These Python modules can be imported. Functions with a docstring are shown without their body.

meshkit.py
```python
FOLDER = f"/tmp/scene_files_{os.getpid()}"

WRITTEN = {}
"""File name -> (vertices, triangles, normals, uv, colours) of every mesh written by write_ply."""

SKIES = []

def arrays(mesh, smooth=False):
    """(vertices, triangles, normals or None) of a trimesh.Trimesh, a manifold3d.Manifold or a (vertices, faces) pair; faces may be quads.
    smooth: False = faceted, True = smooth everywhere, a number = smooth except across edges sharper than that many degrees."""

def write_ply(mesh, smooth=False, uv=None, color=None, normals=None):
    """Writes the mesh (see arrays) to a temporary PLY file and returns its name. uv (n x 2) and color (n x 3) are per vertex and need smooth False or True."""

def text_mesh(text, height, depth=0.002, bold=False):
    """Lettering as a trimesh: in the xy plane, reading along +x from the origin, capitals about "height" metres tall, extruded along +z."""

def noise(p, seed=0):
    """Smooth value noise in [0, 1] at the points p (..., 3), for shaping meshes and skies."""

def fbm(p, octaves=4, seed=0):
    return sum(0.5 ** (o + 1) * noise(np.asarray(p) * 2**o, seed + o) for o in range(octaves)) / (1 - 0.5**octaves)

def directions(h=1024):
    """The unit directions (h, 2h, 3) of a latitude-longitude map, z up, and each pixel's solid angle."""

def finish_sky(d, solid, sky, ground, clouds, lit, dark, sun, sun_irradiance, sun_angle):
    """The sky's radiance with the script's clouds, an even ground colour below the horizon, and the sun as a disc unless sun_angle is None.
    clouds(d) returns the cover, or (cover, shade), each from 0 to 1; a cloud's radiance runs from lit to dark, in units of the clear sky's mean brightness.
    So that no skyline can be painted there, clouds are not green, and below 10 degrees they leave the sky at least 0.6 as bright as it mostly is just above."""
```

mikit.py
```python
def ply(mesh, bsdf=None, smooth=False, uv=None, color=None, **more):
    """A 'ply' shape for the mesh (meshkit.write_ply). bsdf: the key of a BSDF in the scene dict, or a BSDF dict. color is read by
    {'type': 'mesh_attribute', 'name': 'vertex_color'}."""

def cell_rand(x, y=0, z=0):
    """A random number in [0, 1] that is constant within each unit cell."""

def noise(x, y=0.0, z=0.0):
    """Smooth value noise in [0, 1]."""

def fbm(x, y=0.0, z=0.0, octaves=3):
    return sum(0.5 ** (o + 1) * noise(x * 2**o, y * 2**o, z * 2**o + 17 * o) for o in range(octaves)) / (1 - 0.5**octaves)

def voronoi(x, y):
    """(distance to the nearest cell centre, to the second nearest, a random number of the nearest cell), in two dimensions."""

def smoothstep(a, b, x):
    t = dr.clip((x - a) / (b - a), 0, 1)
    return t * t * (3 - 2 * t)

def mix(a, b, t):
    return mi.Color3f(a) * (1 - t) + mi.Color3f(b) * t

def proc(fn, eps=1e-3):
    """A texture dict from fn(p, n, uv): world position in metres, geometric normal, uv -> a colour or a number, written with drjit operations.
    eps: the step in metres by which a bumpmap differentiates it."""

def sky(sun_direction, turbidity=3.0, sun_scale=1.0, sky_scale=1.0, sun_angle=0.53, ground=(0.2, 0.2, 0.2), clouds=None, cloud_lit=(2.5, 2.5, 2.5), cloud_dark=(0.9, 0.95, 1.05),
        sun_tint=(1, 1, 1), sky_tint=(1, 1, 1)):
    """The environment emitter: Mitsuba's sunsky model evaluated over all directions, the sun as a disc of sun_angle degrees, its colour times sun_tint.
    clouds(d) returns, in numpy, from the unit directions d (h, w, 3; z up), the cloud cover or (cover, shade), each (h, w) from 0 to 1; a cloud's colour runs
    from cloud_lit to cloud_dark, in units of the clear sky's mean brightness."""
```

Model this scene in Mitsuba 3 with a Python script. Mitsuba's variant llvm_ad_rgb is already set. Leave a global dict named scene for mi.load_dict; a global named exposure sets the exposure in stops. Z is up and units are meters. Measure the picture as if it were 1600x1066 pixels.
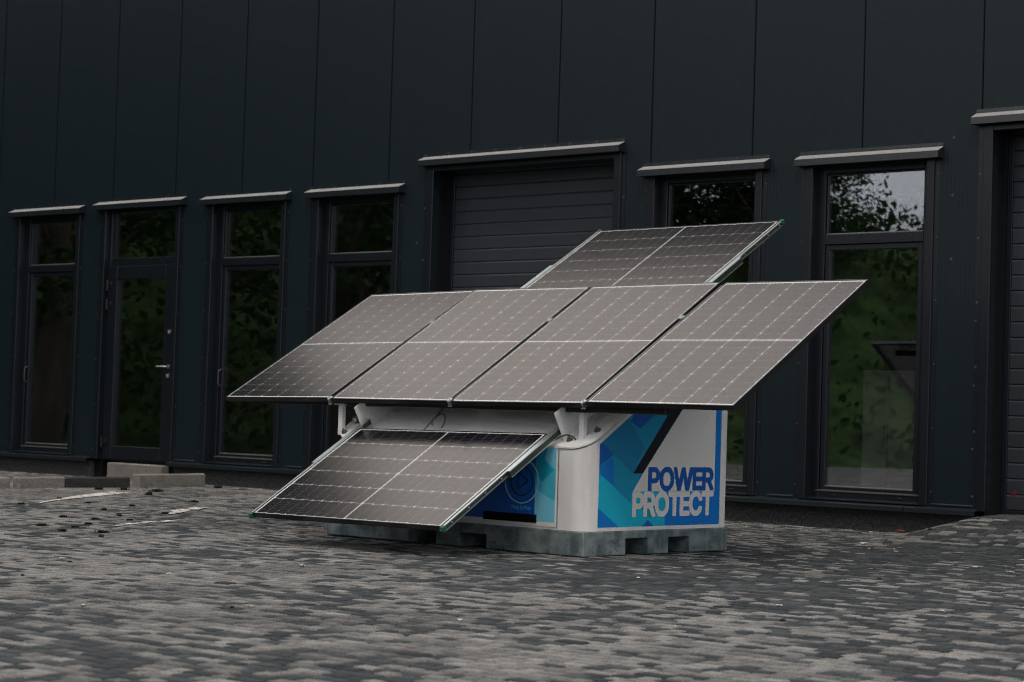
import math, random
import numpy as np, trimesh, shapely, manifold3d
from shapely.geometry import Polygon, box as sbox, Point, LineString
from shapely import affinity
from shapely.ops import unary_union
import drjit as dr
import mitsuba as mi
import mikit, meshkit
from mikit import proc, noise, fbm, voronoi, cell_rand, smoothstep, mix

T = mi.ScalarTransform4f
rng = np.random.default_rng(7)
random.seed(7)
scene, labels = {}, {}

# ------------------------------------------------------------------ camera, sky, exposure
EYE = np.array([0.0, 0.0, 0.886])
YAW, PITCH, ROLL = 0.70826, 0.03648, 0.03179
fwd = np.array([-math.sin(YAW) * math.cos(PITCH), math.cos(YAW) * math.cos(PITCH), math.sin(PITCH)])
rgt = np.array([math.cos(YAW), math.sin(YAW), 0.0])
upv = np.cross(rgt, fwd)
upv = -math.sin(ROLL) * rgt + math.cos(ROLL) * upv
scene['camera'] = {
    'type': 'thinlens', 'fov': 2 * math.degrees(math.atan(800 / 3198.7)), 'fov_axis': 'x',
    'to_world': T().look_at(origin=EYE.tolist(), target=(EYE + fwd).tolist(), up=upv.tolist()),
    'aperture_radius': 0.0085, 'focus_distance': 13.2, 'near_clip': 0.1, 'far_clip': 2000.0}


def clouds(d):
    """An even overcast: about two and a half times as bright overhead as at the horizon, with soft mottling."""
    n = meshkit.fbm(d * np.array([3.2, 3.2, 4.5]) + 5.0, octaves=4, seed=509)
    return np.ones(d.shape[:2]), np.clip(1.0 - np.clip(d[..., 2], 0, 1) ** 0.8 + 1.9 * (n - 0.44), 0, 1)


scene['sky'] = mikit.sky((0.35, -0.45, 0.82), turbidity=3.0, sun_scale=0.1, sun_angle=12.0, clouds=clouds,
                         cloud_lit=(2.75, 2.70, 2.68), cloud_dark=(1.15, 1.18, 1.25), ground=(0.1, 0.1, 0.1))
exposure = 2.62

# ------------------------------------------------------------------ materials
def rgb(*c):
    return {'type': 'rgb', 'value': list(c)}


def mat(name, base, rough=0.4, spec=0.5, metal=0.0, bump=None, scale=1.0, eps=1e-3, **kw):
    b = {'type': 'principled', 'base_color': base if isinstance(base, dict) else rgb(*base), 'roughness': rough, 'specular': spec, 'metallic': metal, **kw}
    if bump is not None:
        b = {'type': 'bumpmap', 'tex': proc(bump, eps), 'scale': scale, 'bsdf': b}
    scene[name] = {'type': 'twosided', 'bsdf': b} if kw.get('spec_trans', 0) == 0 else b


TAU = 2 * math.pi
# micro-ribbed sheet: shallow sine ribs along the height, every 38 mm
mat('m_cladding', (0.0060, 0.0135, 0.0185), 0.42, 0.3, bump=lambda p, n, uv: 0.00045 * dr.sin(p.x * (TAU / 0.038)) + 0.006 * noise(p.x * 1.4, p.z * 0.55, 2.0), eps=3e-3)
mat('m_trim', (0.0055, 0.0085, 0.0128), 0.34, 0.5)
mat('m_flashing', (0.011, 0.0145, 0.0185), 0.27, 0.7)
mat('m_frame', (0.0038, 0.0065, 0.0112), 0.38, 0.5)
mat('m_slat', proc(lambda p, n, uv: mix((0.027, 0.031, 0.040), (0.037, 0.042, 0.053), fbm(p.x * 60, p.z * 60, p.y * 30))), 0.36, 0.5)
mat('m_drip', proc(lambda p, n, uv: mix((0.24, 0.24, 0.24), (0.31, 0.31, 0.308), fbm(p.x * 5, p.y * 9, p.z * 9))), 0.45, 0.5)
mat('m_bead', (0.06, 0.06, 0.062), 0.35, 0.5)
mat('m_screw', (0.06, 0.062, 0.065), 0.35, 0.5)
mat('m_void', (0.006, 0.006, 0.007), 0.8, 0.2)
mat('m_room', (0.018, 0.018, 0.019), 0.8, 0.3)
mat('m_plinth', proc(lambda p, n, uv: mix((0.030, 0.031, 0.033), (0.085, 0.084, 0.083), smoothstep(0.35, 0.75, noise(p.x * 110, p.y * 110, p.z * 110)) * (0.6 + 0.4 * fbm(p.x * 3, p.z * 5)))), 0.85, 0.3,
    bump=lambda p, n, uv: 0.004 * noise(p.x * 90, p.y * 90, p.z * 90), eps=3e-3)


def concrete_tone(p, n, uv):
    a = fbm(p.x * 9, p.y * 9, p.z * 9, 4)
    s = smoothstep(0.62, 0.7, noise(p.x * 70, p.y * 70, p.z * 70))
    return mix(mix((0.13, 0.125, 0.115), (0.24, 0.225, 0.205), a), (0.07, 0.07, 0.07), 0.5 * s)


mat('m_concrete', proc(concrete_tone), 0.85, 0.3, bump=lambda p, n, uv: 0.003 * fbm(p.x * 60, p.y * 60, p.z * 60), eps=3e-3)
mat('m_concrete_dark', proc(lambda p, n, uv: mix((0.018, 0.019, 0.02), (0.04, 0.04, 0.04), fbm(p.x * 14, p.y * 14, p.z * 14))), 0.75, 0.4)


def galv_tone(p, n, uv):
    a = smoothstep(0.3, 0.7, fbm(p.x * 11, p.y * 11, p.z * 11, 4))
    run = smoothstep(0.5, 0.75, noise(p.x * 34, p.y * 34, p.z * 3.0))
    spot = smoothstep(0.78, 0.84, noise(p.x * 60, p.y * 60, p.z * 60))
    c = mix((0.070, 0.105, 0.115), (0.185, 0.225, 0.235), a)
    c = mix(c, (0.27, 0.29, 0.29), 0.32 * run)
    return mix(c, (0.035, 0.04, 0.042), 0.55 * spot)


mat('m_pallet', proc(galv_tone), 0.55, 0.5, 0.15, bump=lambda p, n, uv: 0.0015 * fbm(p.x * 50, p.y * 50, p.z * 50), eps=3e-3)


def white_tone(p, n, uv):
    g = fbm(p.x * 5, p.y * 5, p.z * 3, 3)
    streak = smoothstep(0.6, 0.85, noise(p.x * 26, p.y * 26, p.z * 1.8))
    speck = smoothstep(0.80, 0.86, noise(p.x * 160, p.y * 160, p.z * 160))
    c = mix((0.61, 0.612, 0.605), (0.67, 0.672, 0.665), g)
    c = mix(c, (0.45, 0.43, 0.40), 0.22 * streak)
    return mix(c, (0.2, 0.19, 0.18), 0.25 * speck)


mat('m_white', proc(white_tone), 0.42, 0.45, bump=lambda p, n, uv: 0.0008 * noise(p.x * 260, p.y * 260, p.z * 260), eps=2e-3)
mat('m_print', {'type': 'mesh_attribute', 'name': 'vertex_color'}, 0.40, 0.45)
mat('m_black_metal', (0.008, 0.008, 0.009), 0.30, 0.5)
mat('m_frame_edge', (0.012, 0.012, 0.013), 0.22, 0.6)
mat('m_steel', (0.55, 0.56, 0.56), 0.32, 0.5, 1.0)
mat('m_slide', proc(lambda p, n, uv: mix((0.42, 0.48, 0.46), (0.55, 0.60, 0.58), fbm(p.x * 20, p.y * 20, p.z * 20))), 0.30, 0.5, 0.9)
mat('m_zinc', (0.13, 0.13, 0.13), 0.38, 0.5, 0.6)
mat('m_rail_dark', proc(lambda p, n, uv: mix((0.030, 0.045, 0.042), (0.060, 0.085, 0.075), fbm(p.x * 20, p.y * 20, p.z * 20))), 0.32, 0.5, 0.5)
mat('m_green', (0.006, 0.085, 0.04), 0.4, 0.5)
mat('m_rubber', (0.008, 0.008, 0.008), 0.5, 0.4)


def cell_dirt(p, n, uv):
    d, d2, w = voronoi(p.x * 42, p.y * 48)
    return dr.select((w > 0.62) & (d < 0.05 + 0.13 * cell_rand(w * 977.0)), 1.0, 0.0) * smoothstep(-9.0, -7.6, p.x + 0.35 * (noise(p.x * 3, p.y * 3) - 0.5))


# solar glass bonded on the cells: textured, slightly satin
scene['m_cell'] = {'type': 'twosided', 'bsdf': {'type': 'blendbsdf', 'weight': proc(cell_dirt),
    'bsdf_0': {'type': 'roughplastic', 'diffuse_reflectance': rgb(0.0035, 0.0042, 0.0075), 'alpha': 0.035, 'int_ior': 2.0, 'specular_reflectance': rgb(0.80, 0.725, 0.67)},
    'bsdf_1': {'type': 'diffuse', 'reflectance': rgb(0.02, 0.018, 0.016)}}}
scene['m_backsheet'] = {'type': 'twosided', 'bsdf': {'type': 'roughplastic', 'diffuse_reflectance': rgb(0.52, 0.52, 0.51), 'alpha': 0.035, 'int_ior': 1.52}}
scene['m_busbar'] = {'type': 'twosided', 'bsdf': {'type': 'roughplastic', 'diffuse_reflectance': rgb(0.07, 0.066, 0.062), 'alpha': 0.1, 'int_ior': 1.9}}
scene['m_glass'] = {'type': 'thindielectric', 'int_ior': 2.0, 'ext_ior': 1.0, 'specular_reflectance': rgb(0.90, 0.95, 1.0)}

GRAIN = lambda p: noise(p.x * 260, p.y * 260)


def paver_dirt(p, n, uv):
    a = smoothstep(0.5, 0.72, fbm(p.x * 1.7, p.y * 1.7, 3.0, 4))
    b = smoothstep(0.55, 0.75, noise(p.x * 120, p.y * 120))
    return dr.clip(0.40 * a + 0.26 * b + 0.12 * GRAIN(p), 0, 1)


scene['m_paver'] = {'type': 'twosided', 'bsdf': {'type': 'bumpmap', 'tex': proc(lambda p, n, uv: 0.0035 * noise(p.x * 95, p.y * 95) + 0.0015 * GRAIN(p), 3e-3), 'scale': 1.0,
    'bsdf': {'type': 'blendbsdf', 'weight': proc(paver_dirt),
             'bsdf_0': {'type': 'principled', 'base_color': {'type': 'mesh_attribute', 'name': 'vertex_color'}, 'roughness': 0.78, 'specular': 0.2},
             'bsdf_1': {'type': 'principled', 'base_color': rgb(0.030, 0.031, 0.033), 'roughness': 0.8, 'specular': 0.3}}}}


def far_paving(p, n, uv):
    r = dr.floor(p.y / 0.08)
    k = cell_rand(dr.floor((p.x + 0.07 * cell_rand(r)) / 0.10), r)
    joint = smoothstep(0.0, 0.06, dr.minimum(p.y / 0.08 - r, 1 - (p.y / 0.08 - r)))
    c = mix((0.025, 0.027, 0.029), (0.098, 0.094, 0.090), smoothstep(0.35, 0.6, k * 0.7 + 0.35 * fbm(p.x * 0.6, p.y * 0.6)))
    return mix((0.02, 0.02, 0.02), c, joint)


mat('m_ground', proc(far_paving), 0.85, 0.3)
mat('m_road_paint', proc(lambda p, n, uv: mix((0.42, 0.41, 0.39), (0.16, 0.15, 0.14), smoothstep(0.5, 0.7, fbm(p.x * 22, p.y * 22, 0.0, 3)))), 0.8, 0.3)
mat('m_soil', proc(lambda p, n, uv: mix((0.010, 0.010, 0.010), (0.028, 0.027, 0.025), noise(p.x * 60, p.y * 60, p.z * 60))), 0.9, 0.2)
mat('m_cabinet', (0.16, 0.16, 0.165), 0.6, 0.3)
mat('m_litter', (0.45, 0.44, 0.41), 0.7, 0.3)
mat('m_mark', (0.14, 0.025, 0.02), 0.5, 0.4)
mat('m_red', (0.16, 0.015, 0.015), 0.5, 0.4)
mat('m_bark', proc(lambda p, n, uv: mix((0.03, 0.025, 0.02), (0.08, 0.07, 0.055), fbm(p.x * 8, p.y * 8, p.z * 2))), 0.9, 0.2)
for nm, c in (('m_leaf', (0.028, 0.055, 0.020)), ('m_weed', (0.026, 0.034, 0.018)), ('m_grass', (0.05, 0.10, 0.025))):
    scene[nm] = {'type': 'principledthin', 'base_color': rgb(*c), 'roughness': 0.6, 'diff_trans': 0.5}
mat('m_bank', proc(lambda p, n, uv: mix((0.018, 0.034, 0.012), (0.040, 0.072, 0.024), smoothstep(0.32, 0.68, fbm(p.x * 1.3, p.y * 1.3, p.z * 1.8, 4)))), 0.95, 0.1)

# ------------------------------------------------------------------ helpers
def numbered(key):
    if key not in taken:
        taken.add(key)
        return key
    i = 1
    while f'{key}_{i:03d}' in taken:
        i += 1
    taken.add(f'{key}_{i:03d}')
    return f'{key}_{i:03d}'


taken = set()


def put(key, mesh, m, smooth=False, color=None, exact=False, **kw):
    if not exact:
        key = numbered(key)
    scene[key] = mikit.ply(mesh, m, smooth=smooth, color=color, **kw)
    return key


def say(key, label=None, category=None, group=None, kind=None):
    d = {}
    for k, v in (('label', label), ('category', category), ('group', group), ('kind', kind)):
        if v:
            d[k] = v
    labels[key] = d


def cbox(x0, x1, y0, y1, z0, z1, b=0.0):
    """A box, with chamfered edges when b > 0."""
    lo, hi = np.array([x0, y0, z0], float), np.array([x1, y1, z1], float)
    if b <= 0:
        m = trimesh.creation.box(bounds=[lo, hi])
        return m
    b = min(b, 0.45 * float((hi - lo).min()))
    pts = []
    for sx in (0, 1):
        for sy in (0, 1):
            for sz in (0, 1):
                c = np.where([sx, sy, sz], hi, lo)
                s = np.where([sx, sy, sz], -1, 1) * b
                for k in range(3):
                    o = s.copy()
                    o[k] = 0
                    pts.append(c + o)
    return trimesh.convex.convex_hull(np.array(pts))


def cat(ms):
    return trimesh.util.concatenate([m for m in ms if m is not None])


def xf(mesh, M):
    m = mesh.copy()
    m.apply_transform(M)
    return m


def poly_y(poly, y0, y1):
    """Extrude a polygon given in (x, z) between y0 and y1."""
    out = []
    for g in getattr(poly, 'geoms', [poly]):
        if g.is_empty or g.area < 1e-7:
            continue
        m = trimesh.creation.extrude_polygon(g, y1 - y0, engine='earcut')
        v = m.vertices
        out.append(trimesh.Trimesh(np.stack([v[:, 0], y0 + v[:, 2], v[:, 1]], 1), m.faces[:, ::-1], process=False))
    return cat(out)


def prism_x(prof, x0, x1):
    """Extrude a profile given in (y, z) from x0 to x1."""
    m = trimesh.creation.extrude_polygon(Polygon(prof), x1 - x0, engine='earcut')
    v = m.vertices
    return trimesh.Trimesh(np.stack([x0 + v[:, 2], v[:, 0], v[:, 1]], 1), m.faces, process=False)


def tube(path, r, sides=8):
    path = np.asarray(path, float)
    n = len(path)
    tang = np.gradient(path, axis=0)
    tang /= np.linalg.norm(tang, axis=1, keepdims=True)
    ref = np.array([0.31, 0.2, 0.93])
    vs, fs = [], []
    rr = np.broadcast_to(np.asarray(r, float), (n,))
    for i in range(n):
        a = np.cross(tang[i], ref)
        a /= np.linalg.norm(a)
        b = np.cross(tang[i], a)
        t = np.arange(sides) * TAU / sides
        vs.append(path[i] + rr[i] * (np.cos(t)[:, None] * a + np.sin(t)[:, None] * b))
    for i in range(n - 1):
        for k in range(sides):
            k2 = (k + 1) % sides
            fs += [[i * sides + k, i * sides + k2, (i + 1) * sides + k2], [i * sides + k, (i + 1) * sides + k2, (i + 1) * sides + k]]
    V = np.vstack(vs + [path[:1], path[-1:]])
    for k in range(sides):
        k2 = (k + 1) % sides
        fs += [[n * sides, k2, k], [n * sides + 1, (n - 1) * sides + k, (n - 1) * sides + k2]]
    return trimesh.Trimesh(V, fs, process=False)


def spline(pts, n=24):
    from scipy.interpolate import CubicSpline
    pts = np.asarray(pts, float)
    t = np.r_[0, np.cumsum(np.linalg.norm(np.diff(pts, axis=0), axis=1))]
    return CubicSpline(t, pts)(np.linspace(0, t[-1], n))


def rotm(yaw, roll, tilt, o=(0, 0, 0)):
    cy, sy, cr, sr, ct, st = math.cos(yaw), math.sin(yaw), math.cos(roll), math.sin(roll), math.cos(tilt), math.sin(tilt)
    M = np.eye(4)
    M[:3, :3] = np.array([[cy, -sy, 0], [sy, cy, 0], [0, 0, 1]]) @ np.array([[cr, 0, -sr], [0, 1, 0], [sr, 0, cr]]) @ np.array([[1, 0, 0], [0, ct, -st], [0, st, ct]])
    M[:3, 3] = o
    return M


def screw_heads(pts, r=0.008, h=0.006):
    """Small hexagonal screw heads facing -y at the points (x, y, z)."""
    ms = []
    for p in pts:
        c = trimesh.creation.cylinder(radius=r, height=h, sections=6)
        c.apply_transform(trimesh.transformations.rotation_matrix(math.pi / 2, [1, 0, 0]))
        w = trimesh.creation.cylinder(radius=r * 1.5, height=h * 0.4, sections=8)
        w.apply_transform(trimesh.transformations.rotation_matrix(math.pi / 2, [1, 0, 0]))
        c.apply_translation([p[0], p[1] - h / 2, p[2]])
        w.apply_translation([p[0], p[1] - h * 0.2, p[2]])
        ms += [c, w]
    return cat(ms)


# ------------------------------------------------------------------ the ground
D = 15.497          # the facade plane


def ss(a, b, x):
    t = np.clip((np.asarray(x, float) - a) / (b - a), 0, 1)
    return t * t * (3 - 2 * t)


def height(x, y):
    x, y = np.asarray(x, float), np.asarray(y, float)
    ramp = 0.215 * ss(-8.55, -7.75, x) * ss(-3.9, -4.7, -0 * x + x) * ss(13.2, 15.35, y)
    ramp2 = 0.20 * ss(-14.75, -14.2, x) * ss(-11.7, -12.3, x) * ss(13.6, 15.35, y)
    wav = 0.012 * (meshkit.fbm(np.stack([x * 0.5, y * 0.5, 0 * x], -1), octaves=2, seed=5) - 0.5)
    return ramp + ramp2 + wav


gx = np.unique(np.r_[np.linspace(-300, -32, 12), np.arange(-32, 6, 0.5), np.linspace(6, 300, 12)])
gy = np.unique(np.r_[np.linspace(-300, -6, 12), np.arange(-6, 16.5, 0.5), np.linspace(16.5, 300, 10)])
GX, GY = np.meshgrid(gx, gy)
GZ = height(GX, GY) - 0.016
V = np.stack([GX, GY, GZ], -1).reshape(-1, 3)
nx = len(gx)
idx = np.arange(len(gx) * len(gy)).reshape(len(gy), nx)
F = np.stack([idx[:-1, :-1], idx[:-1, 1:], idx[1:, 1:], idx[1:, :-1]], -1).reshape(-1, 4)
put('pavement', (V, F), 'm_ground')
say('pavement', 'grey and charcoal block paving of the yard in front of the hall', kind='structure')

# the blocks: rows along the wall, three lengths
area = Polygon([(-7.6, 3.4), (-4.4, 2.3), (-1.4, 6.0), (-3.6, 15.35), (-24.6, 15.35), (-24.6, 12.4)])
shapely.prepare(area)
LIGHT = np.array([[0.164, 0.159, 0.154], [0.143, 0.139, 0.135], [0.184, 0.178, 0.172], [0.116, 0.115, 0.113]])
DARK = np.array([[0.022, 0.027, 0.031], [0.032, 0.038, 0.042], [0.048, 0.053, 0.056]])
pv_list = []
y = 2.3
while y < 15.3:
    w = 0.076
    xs = -24.8 + rng.uniform(0, 0.2)
    while xs < -1.2:
        l = rng.choice([0.076, 0.096, 0.132], p=[0.34, 0.36, 0.30])
        pv_list.append((xs + l / 2, y + w / 2, l, w))
        xs += l + 0.006
    y += w + 0.006
pv = np.array(pv_list)
pv = pv[shapely.contains_xy(area, pv[:, 0], pv[:, 1])]
P3 = np.stack([pv[:, 0], pv[:, 1], 0 * pv[:, 0]], -1)
clump = meshkit.fbm(P3 * 0.85, octaves=3, seed=11)
fine = rng.uniform(0, 1, len(pv))
sandy = ss(-11.5, -14.5, pv[:, 0]) * ss(9.0, 11.5, pv[:, 1])
damp = ss(-9.8, -7.5, pv[:, 0]) * ss(7.4, 9.4, pv[:, 1])
is_dark = fine + 1.05 * (clump - 0.5) + 0.42 * damp - 0.30 * sandy > 0.565
pick = rng.integers(0, 1000, len(pv))
PC = np.where(is_dark[:, None], DARK[pick % 3], LIGHT[pick % 4])
PC = PC * rng.uniform(0.85, 1.15, (len(pv), 1))
zc = height(pv[:, 0], pv[:, 1])
eps_ = 0.05
sx_ = (height(pv[:, 0] + eps_, pv[:, 1]) - height(pv[:, 0] - eps_, pv[:, 1])) / (2 * eps_) + rng.normal(0, 0.012, len(pv))
sy_ = (height(pv[:, 0], pv[:, 1] + eps_) - height(pv[:, 0], pv[:, 1] - eps_)) / (2 * eps_) + rng.normal(0, 0.012, len(pv))
zc = zc + rng.normal(0, 0.0015, len(pv))
PF = []
for a, b in ((0, 4), (4, 8)):
    for k in range(4):
        k2 = (k + 1) % 4
        PF += [[a + k, a + k2, b + k2], [a + k, b + k2, b + k]]
PF += [[8, 9, 10], [8, 10, 11]]
PF = np.array(PF)


def paver_mesh(ids):
    n = len(ids)
    lx, wy = pv[ids, 2] / 2, pv[ids, 3] / 2
    sgn = np.array([[-1, -1], [1, -1], [1, 1], [-1, 1]])
    V = np.zeros((n, 12, 3))
    for ring, (ins, dz) in enumerate(((0.0, -0.05), (0.0, -0.008), (0.008, 0.0))):
        for k in range(4):
            ox, oy = sgn[k, 0] * (lx - ins), sgn[k, 1] * (wy - ins)
            V[:, ring * 4 + k, 0] = pv[ids, 0] + ox
            V[:, ring * 4 + k, 1] = pv[ids, 1] + oy
            V[:, ring * 4 + k, 2] = zc[ids] + dz + sx_[ids] * ox + sy_[ids] * oy
    Fs = (PF[None] + (np.arange(n) * 12)[:, None, None]).reshape(-1, 3)
    return (V.reshape(-1, 3), Fs), np.repeat(PC[ids], 12, 0)


dist = np.hypot(pv[:, 0], pv[:, 1])
brg = np.degrees(np.arctan2(-pv[:, 0], pv[:, 1]))
near = np.where((brg > 27.5) & (brg < 53.5) & (dist > 6.75))[0]
near = near[np.argsort(dist[near])][:300]
for i in near:
    m, c = paver_mesh(np.array([i]))
    put('pavement__paver', m, 'm_paver', color=c)
rest = np.setdiff1d(np.arange(len(pv)), near)
m, c = paver_mesh(rest)
put('pavement__paver_field', m, 'm_paver', color=c)
say('pavement__paver_field', kind='stuff')

# ------------------------------------------------------------------ the hall
B = 'industrial_hall'
say(B, 'dark anthracite hall clad in ribbed metal panels with tall windows and two sectional gates', 'building')
ZB, ZT = 0.222, 6.55
WINDOWS = [-20.90, -17.25, -15.525, -10.98, -9.232]
DOOR_X0, DOOR_X1 = -19.76, -18.47
GATES = [(-14.40, -12.04), (-8.05, -5.55)]
OPEN_HW = 0.568
openings = [sbox(c - OPEN_HW, 0.24, c + OPEN_HW, 3.20) for c in WINDOWS]
openings += [sbox(DOOR_X0, 0.0, DOOR_X1, 3.22)] + [sbox(a, 0.0, b, 3.42) for a, b in GATES]
holes = unary_union(openings)
S0, PITCHW = -19.664, 1.15
for k in range(-7, 17):
    x0, x1 = S0 + PITCHW * k, S0 + PITCHW * (k + 1)
    g = 0.005
    core = sbox(x0 + g, ZB, x1 - g, ZT).difference(holes)
    if core.is_empty:
        continue
    ms = [poly_y(core, D + 0.004, D + 0.07)]
    # chamfered lips at both vertical joints
    for xa, s in ((x0, 1), (x1, -1)):
        pass
    face = sbox(x0 + g + 0.004, ZB, x1 - g - 0.004, ZT).difference(holes)
    ms.append(poly_y(face, D, D + 0.0035))
    put(f'{B}__wall_panel', cat(ms), 'm_cladding')
put(f'{B}__wall_core', poly_y(sbox(-28, 0.0, -1.0, ZT - 0.02).difference(holes), D + 0.072, D + 0.20), 'm_void')
put(f'{B}__roof', cat([cbox(-28.1, -0.9, D - 0.05, D + 12.1, ZT, ZT + 0.16, 0.01)]), 'm_trim')
put(f'{B}__side_wall', cbox(-28.02, -27.72, D + 0.21, D + 12, 0, ZT - 0.003), 'm_cladding')
put(f'{B}__side_wall', cbox(-1.3, -1.0, D + 0.21, D + 12, 0, ZT - 0.003), 'm_cladding')
put(f'{B}__rear_wall', cbox(-27.7, -1.32, D + 11.8, D + 12, 0, ZT - 0.003), 'm_cladding')
put(f'{B}__inner_floor', cbox(-27.7, -1.32, D + 0.3, D + 11.7, 0.05, 0.2), 'm_room')
put(f'{B}__inner_wall', cbox(-27.7, -1.32, D + 4.5, D + 4.6, 0.21, 3.6), 'm_room')
put(f'{B}__inner_ceiling', cbox(-27.7, -1.32, D + 0.21, D + 4.45, 3.5, 3.6), 'm_room')
# pale goods standing inside behind the glass
put('storage_cabinet', cat([cbox(-10.02, -9.45, D + 1.3, D + 1.75, 0.22, 1.42, 0.01), cbox(-10.0, -9.74, D + 1.285, D + 1.30, 0.26, 1.38, 0.004), cbox(-9.72, -9.47, D + 1.285, D + 1.30, 0.26, 1.38, 0.004),
    cbox(-9.80, -9.77, D + 1.265, D + 1.284, 0.7, 0.9, 0.004)]), 'm_cabinet')
say('storage_cabinet', 'pale cabinet faintly visible indoors behind the lower pane of the rightmost window', 'cabinet')

# plinth and sill flashing, interrupted at the door and the gates
for a, b in ((-28, DOOR_X0 - 0.15), (DOOR_X1 + 0.10, GATES[0][0]), (GATES[0][1], GATES[1][0] - 0.12), (GATES[1][1], -1.0)):
    put(f'{B}__plinth', cbox(a, b, D + 0.01, D + 0.07, -0.4, 0.186), 'm_plinth')
SILL = [(D + 0.0, 0.236), (D - 0.012, 0.232), (D - 0.085, 0.214), (D - 0.087, 0.178), (D - 0.081, 0.178), (D - 0.079, 0.207), (D + 0.0, 0.221)]
for a, b in ((-28, -22.4), (-22.39, DOOR_X0 - 0.12), (DOOR_X1 + 0.06, -16.25), (-16.24, GATES[0][0] - 0.02), (GATES[0][1] + 0.02, -10.6), (-10.59, -8.78), (-8.77, GATES[1][0] - 0.06), (GATES[1][1] + 0.05, -1.0)):
    put(f'{B}__sill_flashing', prism_x(SILL, a, b), 'm_flashing')


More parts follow.
